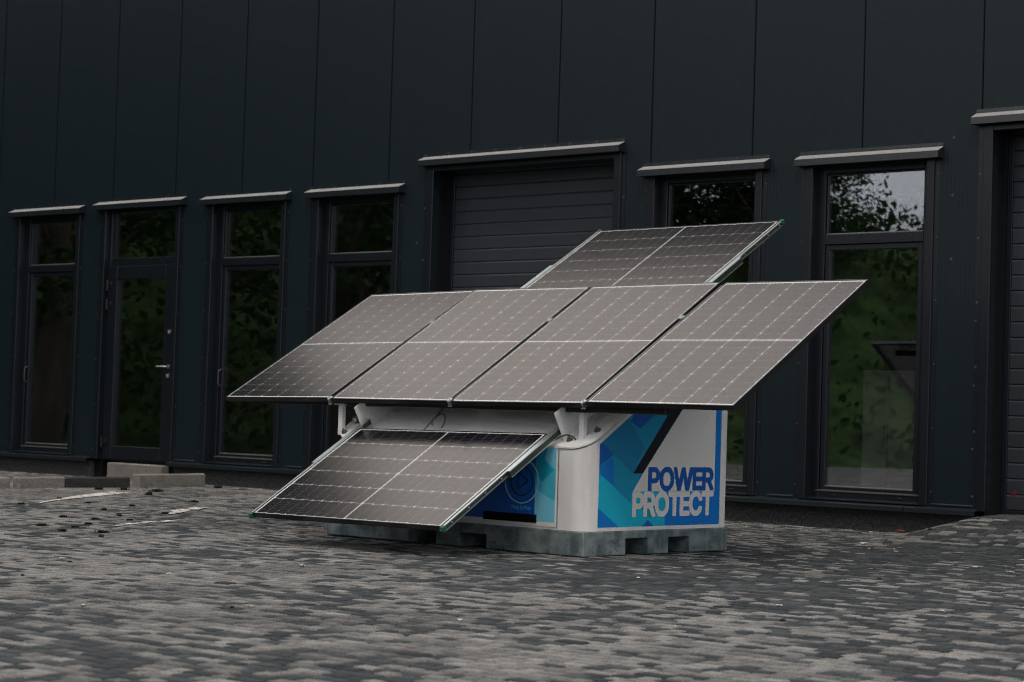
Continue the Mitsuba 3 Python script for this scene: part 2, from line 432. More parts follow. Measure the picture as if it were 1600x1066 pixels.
def awning(key, xa, xb, zl, m='m_flashing'):
    """Drip flashing above an opening: upright flange, sloping top, fascia with a folded lip. zl: height of the front lip."""
    t = 0.003
    prof = [(D - 0.001, zl + 0.055), (D - 0.005, zl + 0.055), (D - 0.006, zl + 0.018), (D - 0.100, zl - 0.024), (D - 0.102, zl - 0.082), (D - 0.090, zl - 0.088), (D - 0.089, zl - 0.084), (D - 0.097, zl - 0.078), (D - 0.095, zl - 0.030), (D - 0.003, zl + 0.011), (D - 0.001, zl + 0.012)]
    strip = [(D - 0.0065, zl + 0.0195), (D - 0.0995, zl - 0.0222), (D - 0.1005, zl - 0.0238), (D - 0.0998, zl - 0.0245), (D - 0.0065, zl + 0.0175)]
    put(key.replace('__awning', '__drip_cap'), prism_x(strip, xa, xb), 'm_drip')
    ms = [prism_x(prof, xa, xb)]
    cap = [(D - 0.002, zl + 0.014), (D - 0.098, zl - 0.028), (D - 0.099, zl - 0.080), (D - 0.002, zl - 0.080)]
    ms += [prism_x(cap, xa + 0.001, xa + 0.005), prism_x(cap, xb - 0.005, xb - 0.001)]
    k = put(key, cat(ms), m)
    n = max(4, int(round((xb - xa) / 0.34)))
    return k, [(xa + 0.02 + (xb - xa - 0.04) * i / n, D - 0.006, zl + 0.038) for i in range(n + 1)]


def side_trims(key, xl, xr, z0, z1, wd=0.072):
    """Folded corner trims left and right of an opening, each with a narrow screwed flange."""
    pts = []
    for s, xe in ((-1, xl), (1, xr)):
        a, b = sorted((xe, xe + s * wd))
        fa, fb = sorted((xe + s * wd, xe + s * (wd + 0.05)))
        core = cbox(a, b, D - 0.022, D + 0.10, z0, z1, 0.004)
        flange = cbox(fa, fb, D - 0.0035, D - 0.0005, z0, z1)
        put(key, cat([core, flange]), 'm_trim')
        zz = z0 + 0.12
        while zz < z1:
            pts.append((xe + s * (wd + 0.034), D - 0.004, zz))
            zz += 0.54
    return pts


def ring(x0, x1, z0, z1, w, y0, y1, wb=None):
    wb = w if wb is None else wb
    return cat([cbox(x0, x0 + w, y0, y1, z0, z1, 0.004), cbox(x1 - w, x1, y0, y1, z0, z1, 0.004),
                cbox(x0 + w - 0.001, x1 - w + 0.001, y0 + 0.001, y1, z1 - w, z1 - 0.001, 0.004), cbox(x0 + w - 0.001, x1 - w + 0.001, y0 + 0.001, y1, z0 + 0.001, z0 + wb, 0.004)])


def two_sheets(x0, x1, z0, z1, y):
    def sheet(yy):
        return trimesh.Trimesh([[x0, yy, z0], [x1, yy, z0], [x1, yy, z1], [x0, yy, z1]], [[0, 1, 2], [0, 2, 3]], process=False)
    return cat([sheet(y), sheet(y + 0.018)])


def bead(x0, x1, y, z):
    return prism_x([(y + 0.02, z + 0.012), (y - 0.002, z + 0.003), (y - 0.002, z - 0.004), (y + 0.02, z - 0.004)], x0, x1)


WIN_LABELS = ['first tall window from the left, left of the glazed door', 'window right of the glazed door with dark panes', 'window left of the dark sectional gate',
              'window partly hidden behind the raised rear solar panel', 'rightmost tall window reflecting a tree and pale sky']
for i, c in enumerate(WINDOWS):
    x0, x1 = c - OPEN_HW, c + OPEN_HW
    Y0, Y1 = D + 0.085, D + 0.16
    w = put(f'{B}__window', ring(x0 - 0.01, x1 + 0.01, 0.24, 3.21, 0.085, Y0, Y1, 0.075), 'm_frame')
    say(w, WIN_LABELS[i])
    gl, gr = c - 0.493, c + 0.458
    put(f'{w}__transom', cbox(x0 + 0.07, x1 - 0.07, Y0 - 0.004, Y1 - 0.002, 2.492, 2.578, 0.004), 'm_frame')
    put(f'{w}__upper_frame', ring(x0 + 0.076, x1 - 0.076, 2.579, 3.124, 0.014, Y0 + 0.02, Y1 + 0.01, 0.008), 'm_frame')
    put(f'{w}__sash', ring(x0 + 0.080, x1 - 0.080, 0.310, 2.490, 0.048, Y0 + 0.012, Y1 + 0.012), 'm_frame')
    for bd in ([bead(x0 + 0.088, x1 - 0.088, Y0 + 0.006, 2.582), bead(x0 + 0.126, x1 - 0.126, Y0 + 0.012, 0.352), bead(x0 + 0.05, x1 - 0.05, Y0 - 0.006, 0.312)]):
        put(f'{w}__glazing_bead', bd, 'm_bead')
    put(f'{w}__pane', two_sheets(x0 + 0.085, x1 - 0.085, 2.584, 3.118, Y0 + 0.035), 'm_glass')
    put(f'{w}__pane', two_sheets(x0 + 0.120, x1 - 0.120, 0.352, 2.448, Y0 + 0.035), 'm_glass')
    put(f'{w}__reveal', cat([cbox(x0 - 0.012, x0 - 0.001, D + 0.002, Y0 + 0.02, 0.24, 3.2), cbox(x1 + 0.001, x1 + 0.012, D + 0.002, Y0 + 0.02, 0.24, 3.2), cbox(x0, x1, D + 0.002, Y0 + 0.02, 3.201, 3.212),
        prism_x([(Y0 + 0.02, 0.262), (D - 0.03, 0.245), (D - 0.03, 0.238), (Y0 + 0.02, 0.24)], x0, x1)]), 'm_frame')
    put(f'{w}__drain_cap', cat([cbox(c + s * 0.33 - 0.022, c + s * 0.33 + 0.022, Y0 - 0.010, Y0, 0.272, 0.284, 0.003) for s in (-1, 1)]), 'm_flashing')
    k, pts = awning(f'{w}__awning', c - 0.716, c + 0.716, 3.268)
    pts += side_trims(f'{w}__trim', x0, x1, 0.238, 3.185)
    put(f'{w}__screws', screw_heads(pts, 0.0055), 'm_screw')
    say(f'{w}__screws', kind='stuff')
    if i in (0, 1):
        put(f'{w}__window_handle', tube(spline([(x0 + 0.115, Y0 + 0.01, 1.12), (x0 + 0.115, Y0 - 0.03, 1.14), (x0 + 0.115, Y0 - 0.035, 1.22), (x0 + 0.115, Y0 - 0.03, 1.29), (x0 + 0.115, Y0 + 0.01, 1.31)]), 0.007), 'm_screw')

# the glazed door
dk = f'{B}__door'
Y0, Y1 = D + 0.05, D + 0.125
put(dk, cat([ring(DOOR_X0 - 0.01, DOOR_X1 + 0.01, 0.205, 3.23, 0.05, Y0, Y1, 0.02), cbox(DOOR_X0 + 0.04, DOOR_X1 - 0.04, Y0 + 0.001, Y1 - 0.002, 2.53, 2.622, 0.004), cbox(DOOR_X0 + 0.038, DOOR_X1 - 0.038, Y0 + 0.002, Y1 - 0.003, 3.17, 3.20, 0.003)]), 'm_frame', exact=True)
taken.add(dk)
say(dk, 'glazed entrance door with a chrome lever handle and an upper light')
lf = put(f'{dk}__leaf', ring(DOOR_X0 + 0.042, DOOR_X1 - 0.042, 0.222, 2.528, 0.155, Y0 - 0.022, Y1 - 0.01), 'm_frame')
put(f'{dk}__pane', two_sheets(DOOR_X0 + 0.19, DOOR_X1 - 0.19, 0.37, 2.38, Y0 + 0.02), 'm_glass')
put(f'{dk}__pane', two_sheets(DOOR_X0 + 0.05, DOOR_X1 - 0.05, 2.622, 3.17, Y0 + 0.03), 'm_glass')
hx = DOOR_X1 - 0.085
put(f'{dk}__handle', cat([tube(spline([(hx, Y0 - 0.02, 1.33), (hx, Y0 - 0.075, 1.33), (hx - 0.012, Y0 - 0.082, 1.33), (hx - 0.15, Y0 - 0.082, 1.328)], 16), 0.0105), xf(trimesh.creation.cylinder(radius=0.026, height=0.01, sections=20), trimesh.transformations.translation_matrix([hx, Y0 - 0.026, 1.33]) @ trimesh.transformations.rotation_matrix(math.pi / 2, [1, 0, 0]))]), 'm_steel', smooth=40)
for zz in (1.74, 1.226):
    put(f'{dk}__lock', cat([xf(trimesh.creation.cylinder(radius=0.027, height=0.014, sections=20), trimesh.transformations.translation_matrix([hx, Y0 - 0.028, zz]) @ trimesh.transformations.rotation_matrix(math.pi / 2, [1, 0, 0])), cbox(hx - 0.007, hx + 0.007, Y0 - 0.05, Y0 - 0.03, zz - 0.028, zz + 0.008, 0.002)]), 'm_steel', smooth=40)
for zz in (2.30, 2.07, 0.42):
    put(f'{dk}__hinge', cat([xf(trimesh.creation.cylinder(radius=0.017, height=0.13, sections=14), trimesh.transformations.translation_matrix([DOOR_X0 + 0.036, Y0 - 0.034, zz])), cbox(DOOR_X0 + 0.0, DOOR_X0 + 0.11, Y0 - 0.034, Y0 - 0.018, zz - 0.035, zz + 0.035, 0.004)]), 'm_black_metal', smooth=40)
k, pts = awning(f'{dk}__awning', -19.925, -18.297, 3.288)
pts += side_trims(f'{dk}__trim', DOOR_X0, DOOR_X1, 0.21, 3.205)
put(f'{dk}__screws', screw_heads(pts, 0.0055), 'm_screw')
say(f'{dk}__screws', kind='stuff')

# the sectional gates
for gi, (a, b) in enumerate(GATES):
    gk = put(f'{B}__gate', cat([cbox(a - 0.012, a - 0.001, D + 0.002, D + 0.33, 0.18, 3.42), cbox(b + 0.001, b + 0.012, D + 0.002, D + 0.33, 0.18, 3.42), cbox(a, b, D + 0.002, D + 0.33, 3.421, 3.44),
        cbox(a, a + 0.045, D + 0.265, D + 0.31, 0.18, 3.42, 0.003), cbox(b - 0.045, b, D + 0.265, D + 0.31, 0.18, 3.42, 0.003)]), 'm_frame')
    say(gk, 'dark sectional gate behind the solar unit' if gi == 0 else 'dark sectional gate cut off by the right edge')
    z, n = 0.225, 0
    while z < 3.5:
        z2 = min(z + 0.1315, 3.5)
        if z2 - z > 0.05:
            prof = [(D + 0.325, z + 0.004), (D + 0.294, z + 0.004), (D + 0.288, z + 0.012), (D + 0.288, z2 - 0.012), (D + 0.296, z2 + 0.001), (D + 0.325, z2 + 0.001)]
            put(f'{gk}__slat', prism_x(prof, a + 0.004, b - 0.004), 'm_slat')
        z, n = z2, n + 1
    put(f'{gk}__floor_seal', cbox(a + 0.01, b - 0.01, D + 0.28, D + 0.32, 0.18, 0.226, 0.004), 'm_rubber')
    k, pts = awning(f'{gk}__awning', a - 0.155 if gi == 0 else a - 0.165, b + 0.115, 3.525)
    pts += side_trims(f'{gk}__trim', a, b, 0.19 if gi == 0 else 0.215, 3.44, 0.085)
    put(f'{gk}__header_trim', cbox(a, b, D - 0.018, D + 0.1, 3.39, 3.44, 0.004), 'm_trim')
    put(f'{gk}__screws', screw_heads(pts, 0.008), 'm_screw')
    say(f'{gk}__screws', kind='stuff')
    put(f'{gk}__inner_screen', cbox(a - 0.1, b + 0.1, D + 0.36, D + 0.38, 0.15, 3.6), 'm_void')
    if gi == 1:
        t = meshkit.text_mesh('PIBM', 0.022, 0.001)
        t = trimesh.Trimesh(np.stack([t.vertices[:, 0] - 7.865, D + 0.2875 - t.vertices[:, 2], t.vertices[:, 1] + 0.36], 1), t.faces, process=False)
        put(f'{gk}__maker_lettering', t, 'm_bead')
        mark = unary_union([LineString([(-7.962, 0.352), (-7.948, 0.375), (-7.936, 0.392), (-7.922, 0.388)]).buffer(0.006), LineString([(-7.936, 0.378), (-7.926, 0.355), (-7.908, 0.340)]).buffer(0.006)])
        put(f'{gk}__maker_mark', poly_y(mark, D + 0.2865, D + 0.2876), 'm_mark')
# loose screws of the cladding beside gate two
put(f'{B}__cladding_screws', screw_heads([(-8.42, D - 0.001, z) for z in (3.357, 2.867, 2.325)] + [(-8.178, D - 0.001, z) for z in (1.80, 1.26, 0.73)] + [(-14.62, D - 0.001, z) for z in (2.65, 2.13, 1.6)], 0.009), 'm_screw')
say(f'{B}__cladding_screws', kind='stuff')
for xa, xb in ((-8.566, -8.16), (-10.20, -9.93), (-18.36, -18.0), (-16.47, -16.22)):
    put(f'{B}__base_strip', prism_x([(D - 0.0005, 0.262), (D - 0.010, 0.254), (D - 0.010, 0.246), (D - 0.0005, 0.246)], xa, xb), 'm_flashing')

# door step and kerb stones in front of the door
st = cbox(-19.46, -18.47, D - 0.10, D + 0.035, -0.2, 0.180, 0.012)
st = st.subdivide().subdivide()
st.vertices += 0.010 * (meshkit.noise(st.vertices * 14, 4)[:, None] - 0.5) * np.array([1, 1, 0.8])
put('door_step', st, 'm_concrete')
say('door_step', 'weathered concrete step below the glazed door', 'step')
KERBS = [((-17.28, 11.25), (-17.26, 12.42), 0.105, 'm_concrete', 'pale concrete kerb stone at the left edge of the yard'), ((-17.20, 12.47), (-17.20, 13.05), 0.112, 'm_concrete', 'short pale kerb stone left of the dark stained one'),
         ((-17.22, 13.07), (-17.24, 13.93), 0.108, 'm_concrete_dark', 'dark stained kerb stone between two pale ones'), ((-17.15, 13.96), (-17.30, 15.02), 0.14, 'm_concrete', 'long pale kerb stone nearest the wall')]
for (a, b, h, m, lb) in KERBS:
    a, b = np.array(a), np.array(b)
    L = np.linalg.norm(b - a)
    k = cbox(0, L, -0.05, 0.05, -0.1, h, 0.014).subdivide().subdivide()
    k.vertices += 0.006 * (meshkit.noise(k.vertices * 22 + 3, 9)[:, None] - 0.5)
    d = (b - a) / L
    M = np.eye(4)
    M[:2, 0], M[:2, 1], M[:2, 3] = d, [-d[1], d[0]], a
    kk = put('kerb_stone', xf(k, M), m)
    say(kk, lb, 'kerb stone', 'kerb stones in front of the door')

# worn bay markings: ragged sheets just above the blocks
MARKS = [([(-14.62, 10.85), (-14.95, 11.25), (-15.52, 12.15), (-16.05, 13.0), (-16.35, 13.0), (-15.95, 12.45), (-15.30, 11.60), (-14.75, 10.95)], 'worn white bay line nearer the kerb stones'),
         ([(-11.72, 9.37), (-11.90, 9.75), (-12.05, 10.25), (-12.18, 10.25), (-12.08, 9.90), (-11.86, 9.50)], 'worn white bay line left of the front solar panel'),
         ([(-12.78, 10.75), (-13.2, 11.3), (-13.62, 11.9), (-13.74, 11.86), (-13.3, 11.2)], 'faint pale remnant of a bay line between the two white ones'),
         ([(-10.52, 15.22), (-10.16, 15.18), (-10.14, 15.28), (-10.45, 15.32)], 'white painted patch by the plinth right of the solar unit')]
for q, lb in MARKS:
    pg = Polygon(q).buffer(0)
    bite = unary_union([Point(rng.uniform(pg.bounds[0], pg.bounds[2]), rng.uniform(pg.bounds[1], pg.bounds[3])).buffer(rng.uniform(0.015, 0.06), 3) for _ in range(40)])
    pg = pg.segmentize(0.03).difference(bite)
    vs, fs, n0 = [], [], 0
    for g in getattr(pg, 'geoms', [pg]):
        if g.area < 1e-4:
            continue
        v, f = trimesh.creation.triangulate_polygon(g, engine='earcut')
        vs.append(v); fs.append(np.asarray(f) + n0); n0 += len(v)
    v = np.vstack(vs)
    k = put('bay_marking', (np.c_[v, height(v[:, 0], v[:, 1]) + 0.0065], np.vstack(fs)), 'm_road_paint')
    say(k, lb, kind='structure')

# ------------------------------------------------------------------ the solar unit
U = 'solar_power_unit'
say(U, 'white and blue mobile solar container on a pallet base with six unfolded solar panels', 'solar generator')
UY = -0.0153886
LM = np.eye(4)
LM[:3, :3] = [[math.cos(UY), -math.sin(UY), 0], [math.sin(UY), math.cos(UY), 0], [0, 0, 1]]
LM[:3, 3] = [-8.090, 10.203, 0.004]
PW, PD, PH = 2.36, 1.568, 0.158


def upart(name, mesh, m, smooth=False, color=None):
    return put(f'{U}__{name}', xf(mesh, LM), m, smooth=smooth, color=color)


# pallet base with fork openings from both sides
man = lambda tm: manifold3d.Manifold(manifold3d.Mesh(np.asarray(tm.vertices, np.float32), np.asarray(tm.faces, np.uint32)))


def tri(M):
    me = M.to_mesh()
    return trimesh.Trimesh(me.vert_properties[:, :3], me.tri_verts, process=False)


pal = man(cbox(-PW, 0, 0, PD, 0, PH, 0.006))
for a, b in ((-1.538, -1.284), (-1.076, -0.828)):
    pal = pal - man(cbox(a, b, -0.1, 0.62, -0.1, 0.095)) - man(cbox(a, b, PD - 0.62, PD + 0.1, -0.1, 0.095))
for a, b in ((0.43, 0.668), (0.891, 1.127)):
    pal = pal - man(cbox(-0.62, 0.1, a, b, -0.1, 0.110)) - man(cbox(-PW - 0.1, -PW + 0.62, a, b, -0.1, 0.110))
upart('pallet_base', tri(pal), 'm_pallet')

# body: rounded front corners, top cut along the slope of the panels
SL = 0.60
ROOF = lambda yy: 0.70 + SL * (yy - 0.03)
plan = sbox(-2.345, 0.03, -0.012, 1.545)
R = 0.135
cuts = []
pl2 = plan.buffer(-R).buffer(R, quad_segs=12)
pl2 = unary_union([pl2, sbox(-2.345, 0.6, -0.012, 1.545)])


def prism_plan(poly, z0, off0=0.0, thick=None):
    m = trimesh.creation.extrude_polygon(poly, 3.0, engine='earcut')
    M = man(m).translate([0, 0, z0])
    n = np.array([0, -SL, 1.0])
    ln = np.linalg.norm(n)
    n = n / ln
    off = (0.70 - SL * 0.03 + off0) / ln
    M = M.trim_by_plane((-n).tolist(), -off)
    if thick:
        M = M.trim_by_plane(n.tolist(), off - thick)
    return tri(M)


upart('body', prism_plan(pl2, PH + 0.001, -0.024), 'm_white', smooth=30)
upart('roof_plate', prism_plan(pl2.buffer(0.009, quad_segs=12), PH + 0.001, 0.0, 0.010), 'm_white')
upart('roof_gasket', prism_plan(pl2.buffer(-0.006), PH + 0.001, -0.0101, 0.0135), 'm_rubber')
# door sheet on the front with its seam, and its prints
upart('front_door', cbox(-2.098, -0.258, 0.0235, 0.0295, 0.172, 0.692, 0.002), 'm_white')
upart('seam_strip', cbox(-0.252, -0.243, 0.0255, 0.031, 0.166, 0.696, 0.0015), 'm_steel')


def print_sheet(layers, axis, at, thick=0.0012):
    """Flat print: polygons painted in order, each cut out of those below, as one thin sheet with a colour per face."""
    done, used = [], Polygon()
    for poly, col in reversed(layers):
        p = poly.buffer(0).difference(used)
        used = used.union(poly.buffer(0))
        for g in getattr(p, 'geoms', [p]):
            if g.geom_type == 'Polygon' and g.area > 1e-6:
                done.append((g, col))
    vs, fs, cs, n0 = [], [], [], 0
    for g, col in done:
        m = trimesh.creation.extrude_polygon(g, thick, engine='earcut')
        v, f = m.vertices, m.faces
        if axis == 'x':
            v = np.stack([at + v[:, 2], v[:, 0], v[:, 1]], 1)
        else:
            v, f = np.stack([v[:, 0], at - v[:, 2], v[:, 1]], 1), f
        vs.append(v); fs.append(f + n0); cs.append(np.tile(col, (len(v), 1))); n0 += len(v)
    return trimesh.Trimesh(np.vstack(vs), np.vstack(fs), process=False), np.vstack(cs)


BLUE, DBLUE, TEAL, LTEAL, MTEAL, NAVY, WHITE = (0.003, 0.16, 0.54), (0.003, 0.10, 0.42), (0.005, 0.26, 0.44), (0.008, 0.40, 0.58), (0.005, 0.19, 0.37), (0.004, 0.007, 0.014), (0.66, 0.65, 0.63)
top = lambda yy: ROOF(yy) - 0.055
outline = Polygon([(0.152, top(0.152)), (0.152, 0.183), (1.476, 0.183), (1.476, top(1.476))])
PG = lambda *q: Polygon(q)
layers = [
    (outline, TEAL),
    (PG((0.15, 0.7), (0.30, 0.65), (0.46, 0.87), (0.35, 0.95), (0.15, 0.85)), MTEAL),
    (PG((0.30, 0.65), (0.50, 0.53), (0.62, 0.70), (0.46, 0.87)), MTEAL),
    (PG((0.46, 0.87), (0.563, 0.825), (0.714, 0.913), (0.85, 1.15), (0.6, 1.05)), DBLUE),
    (PG((0.62, 0.70), (0.74, 0.78), (0.714, 0.913), (0.563, 0.825)), TEAL),
    (PG((0.15, 0.746), (0.293, 0.651), (0.15, 0.575)), DBLUE),
    (PG((0.15, 0.568), (0.294, 0.634), (0.303, 0.448), (0.176, 0.518)), BLUE),
    (PG((0.294, 0.634), (0.40, 0.60), (0.46, 0.50), (0.303, 0.448)), TEAL),
    (PG((0.15, 0.533), (0.303, 0.448), (0.484, 0.337), (0.366, 0.183), (0.15, 0.31)), LTEAL),
    (PG((0.484, 0.337), (0.303, 0.448), (0.50, 0.53), (0.61, 0.53), (0.50, 0.42)), TEAL),
    (PG((0.484, 0.337), (0.50, 0.42), (0.87, 0.41), (0.86, 0.18), (0.366, 0.183)), LTEAL),
    (PG((0.60, 0.30), (0.70, 0.40), (0.80, 0.30), (0.70, 0.235)), TEAL),
    (PG((0.15, 0.31), (0.372, 0.181), (0.15, 0.18)), BLUE),
    (PG((0.675, 0.225), (0.742, 0.182), (0.612, 0.182)), DBLUE),
    (PG((0.858, 0.373), (0.882, 0.411), (1.412, 0.408), (1.408, 1.6), (1.478, 1.6), (1.478, 0.18), (0.86, 0.181)), BLUE),
    (PG((0.506, 0.412), (0.609, 0.531), (1.52, 1.50), (1.405, 1.50), (1.408, 0.974), (1.412, 0.410)), WHITE),
    (PG((0.503, 0.531), (0.609, 0.531), (1.50, 1.455), (1.40, 1.50)), NAVY),
    (PG((0.585, 0.531), (0.609, 0.531), (0.555, 0.468)), BLUE),
    (PG((0.592, 0.413), (0.630, 0.413), (0.613, 0.395)), LTEAL),
    (PG((0.74, 0.413), (0.80, 0.413), (0.77, 0.385)), LTEAL),
]
layers = [(p.buffer(0).intersection(outline), c) for p, c in layers]
m_, c_ = print_sheet(layers, 'x', -0.0125, 0.0022)
k = upart('side_graphic', m_, 'm_print', color=c_)
say(k, 'blue and teal faceted print with a dark diagonal bar on the right side')


def letters(text, a0, a1, z0, z1, axis, at, col, name, bold=True, gap=-0.03, fat=0.0):
    """Each letter set tightly, then the word stretched into its box."""
    ms, x = [], 0.0
    for ch in text:
        if ch == ' ':
            x += 0.3
            continue
        t = meshkit.text_mesh(ch, 1.0, 0.001, bold)
        if fat:
            up = t.face_normals[:, 2] > 0.5
            o2 = unary_union([Polygon(q) for q in t.vertices[t.faces[up]][:, :, :2]]).buffer(fat, join_style=2).simplify(0.02)
            t = cat([trimesh.creation.extrude_polygon(g, 0.001, engine='earcut') for g in getattr(o2, 'geoms', [o2])])
        t.vertices[:, 0] -= t.bounds[0, 0]
        wdt = t.bounds[1, 0]
        t.vertices[:, 0] += x
        x += wdt + gap
        ms.append(t)
    t = cat(ms)
    lo, hi = t.bounds
    v = t.vertices.copy()
    a = a0 + (v[:, 0] - lo[0]) / (hi[0] - lo[0]) * (a1 - a0)
    zz = z0 + (v[:, 1] - lo[1]) / (hi[1] - lo[1]) * (z1 - z0)
    th = v[:, 2]
    if axis == 'x':
        t = trimesh.Trimesh(np.stack([at + th, a, zz], 1), t.faces, process=False)
    else:
        t = trimesh.Trimesh(np.stack([a, at - th, zz], 1), t.faces, process=False)
    k = upart(name, t, 'm_print', color=np.tile(col, (len(t.vertices), 1)))
    return k


say(letters('POWER', 0.664, 1.402, 0.412, 0.575, 'x', -0.0102, (0.004, 0.085, 0.36), 'upper_lettering', fat=0.038, gap=-0.05), 'blue letters reading POWER')
say(letters('PROTECT', 0.503, 1.403, 0.243, 0.411, 'x', -0.0101, WHITE, 'lower_lettering', gap=-0.06, fat=0.038), 'white letters reading PROTECT')

FB, FL, FT, FT2 = (0.004, 0.095, 0.40), (0.17, 0.52, 0.70), (0.010, 0.32, 0.48), (0.06, 0.42, 0.58)
fr_out = sbox(-2.06, 0.203, -0.266, 0.686)
fl = [(fr_out, FB),
      (sbox(-0.437, 0.203, -0.266, 0.686), FT2),
      (PG((-0.437, 0.686), (-0.34, 0.686), (-0.362, 0.60), (-0.437, 0.58)), FT),
      (PG((-0.34, 0.686), (-0.264, 0.686), (-0.264, 0.54), (-0.362, 0.61)), FL),
      (PG((-0.362, 0.60), (-0.285, 0.54), (-0.374, 0.465), (-0.437, 0.50), (-0.437, 0.58)), FT),
      (PG((-0.285, 0.54), (-0.264, 0.54), (-0.264, 0.34), (-0.386, 0.39), (-0.374, 0.465)), FT2),
      (PG((-0.437, 0.44), (-0.386, 0.39), (-0.264, 0.34), (-0.264, 0.20), (-0.437, 0.20)), FL),
      (PG((-0.437, 0.68), (-0.52, 0.686), (-0.49, 0.56), (-0.437, 0.50)), (0.004, 0.11, 0.30)),
      (PG((-0.437, 0.222), (-0.437, 0.203), (-0.405, 0.203)), FB),
      (PG((-1.1, 0.686), (-0.9, 0.45), (-0.7, 0.686)), (0.004, 0.07, 0.28))]
m_, c_ = print_sheet([(p.buffer(0).intersection(fr_out), c) for p, c in fl], 'y', 0.0234, 0.0012)
k = upart('front_graphic', m_, 'm_print', color=c_)
say(k, 'blue print with lighter teal facets at its right end')
cx, cz = -0.553, 0.459
ringp = Point(cx, cz).buffer(0.147, 40).difference(Point(cx, cz).buffer(0.140, 40))
arc = Point(cx, cz).buffer(0.098, 40).difference(Point(cx, cz).buffer(0.090, 40)).difference(PG((cx, cz), (cx - 0.2, cz + 0.08), (cx - 0.12, cz + 0.14)))
trio = PG((cx - 0.033, cz + 0.056), (cx - 0.030, cz - 0.052), (cx + 0.055, cz + 0.004))
icon = unary_union([arc, trio.buffer(0.004).difference(trio.buffer(-0.004)), sbox(cx - 0.108, cz + 0.005, cx - 0.076, cz + 0.048), sbox(cx - 0.103, cz + 0.048, cx - 0.098, cz + 0.066), sbox(cx - 0.088, cz + 0.048, cx - 0.083, cz + 0.066)])
say(upart('circle_outline', poly_y(ringp, 0.0208, 0.0221), 'm_print', color=np.tile((0.34, 0.56, 0.70), (len(poly_y(ringp, 0.0208, 0.0221).vertices), 1))), 'thin pale circle round the plug symbol')
ic = poly_y(icon, 0.0208, 0.0221)
say(upart('plug_symbol', ic, 'm_print', color=np.tile((0.003, 0.012, 0.045), (len(ic.vertices), 1))), 'dark plug and play triangle symbol')
say(letters('Plug & Play', -0.634, -0.466, 0.266, 0.300, 'y', 0.0221, (0.05, 0.40, 0.62), 'caption', bold=False, gap=0.08), 'small teal caption reading Plug & Play')
say(letters('RE', -1.015, -0.958, 0.238, 0.262, 'y', 0.0221, (0.01, 0.12, 0.34), 'caption', bold=False, gap=0.1), 'end of a small teal caption reading RE')
vent = [cbox(-0.882, -0.418, 0.0205, 0.0232, 0.193, 0.247)]
upart('vent_slot', cat(vent), 'm_void')
upart('vent_louvre', cat([prism_x([(0.020, 0.200 + 0.0105 * i), (0.013, 0.1965 + 0.0105 * i), (0.020, 0.1985 + 0.0105 * i)], -0.878, -0.422) for i in range(5)]), 'm_black_metal')

# posts, beams and ribs that carry the upper panels
TAN, TH = 0.5825, 0.5272
ROWP = lambda yy: 0.9606 + 0.004 + TAN * (yy + 0.021)
for (px, py) in ((-2.318, 0.075), (-0.135, 0.125)):
    upart('post', cat([cbox(px - 0.02, px + 0.02, py - 0.02, py + 0.02, ROOF(py) - 0.02, ROWP(py) - 0.09, 0.004), cbox(px - 0.05, px + 0.05, py - 0.035, py + 0.035, ROWP(py) - 0.098, ROWP(py) - 0.092)]), 'm_white')
for px in (-2.318, -0.135):
    upart('post', cbox(px - 0.02, px + 0.02, 1.38, 1.42, ROOF(1.40) - 0.02, ROWP(1.40) - 0.09, 0.004), 'm_white')
for yc, zoff in ((0.115, 0.0), (1.40, 0.0)):
    z1 = ROWP(yc - 0.03) - 0.052
    upart('beam', cat([cbox(-3.215, 0.56, yc - 0.035, yc + 0.035, z1 - 0.058, z1, 0.004), cbox(-3.2, 0.545, yc - 0.038, yc - 0.0352, z1 - 0.012, z1 - 0.004)]), 'm_black_metal')
SM = np.eye(4)     # slope frame: origin on the roof line, y up the slope, z off it
aS = math.atan(SL)
SM[:3, :3] = [[1, 0, 0], [0, math.cos(aS), -math.sin(aS)], [0, math.sin(aS), math.cos(aS)]]
SM[:3, 3] = [0, 0.03, 0.70]
for px in (-2.092, -0.252):
    upart('support_rib', xf(cat([cbox(px - 0.003, px + 0.003, 0.055, 1.5, 0.0, 0.205, 0.001), cbox(px - 0.003, px + 0.04 * (1 if px > -1 else -1), 0.07, 1.5, 0.001, 0.006, 0.001)]), SM), 'm_white')
for (bx, by) in ((-2.283, 0.05), (-2.26, 0.20), (-0.214, 0.072), (-0.075, 0.20), (-2.21, 0.30)):
    hexa = trimesh.creation.cylinder(radius=0.017, height=0.014, sections=6)
    wash = trimesh.creation.cylinder(radius=0.024, height=0.004, sections=18)
    stud = trimesh.creation.cylinder(radius=0.006, height=0.03, sections=10)
    hexa.apply_translation([0, 0, 0.009]); wash.apply_translation([0, 0, 0.0015]); stud.apply_translation([0, 0, 0.015])
    bb = cat([hexa, wash, stud])
    bb.apply_translation([bx, by, 0.001])
    upart('bolt', xf(bb, SM), 'm_zinc')
upart('hook_latch', xf(cat([cbox(-2.30, -2.275, 0.16, 0.36, 0.002, 0.016, 0.003), xf(trimesh.creation.cylinder(radius=0.02, height=0.03, sections=14), trimesh.transformations.translation_matrix([-2.287, 0.19, 0.03]))]), SM), 'm_steel', smooth=30)

# ---- the panels
PU, PV_ = 1.134, 1.722
CW, CH = 0.1792, 0.0893
GC, GR, GM = 0.0045, 0.0030, 0.013
XM = (PU - 6 * CW - 5 * GC) / 2
YM = (PV_ - 18 * CH - 16 * GR - GM) / 2


def cell_xy():
    out = []
    for r in range(18):
        y0 = YM + r * (CH + GR) + (GM - GR if r >= 9 else 0)
        for c in range(6):
            out.append((XM + c * (CW + GC), y0))
    return out


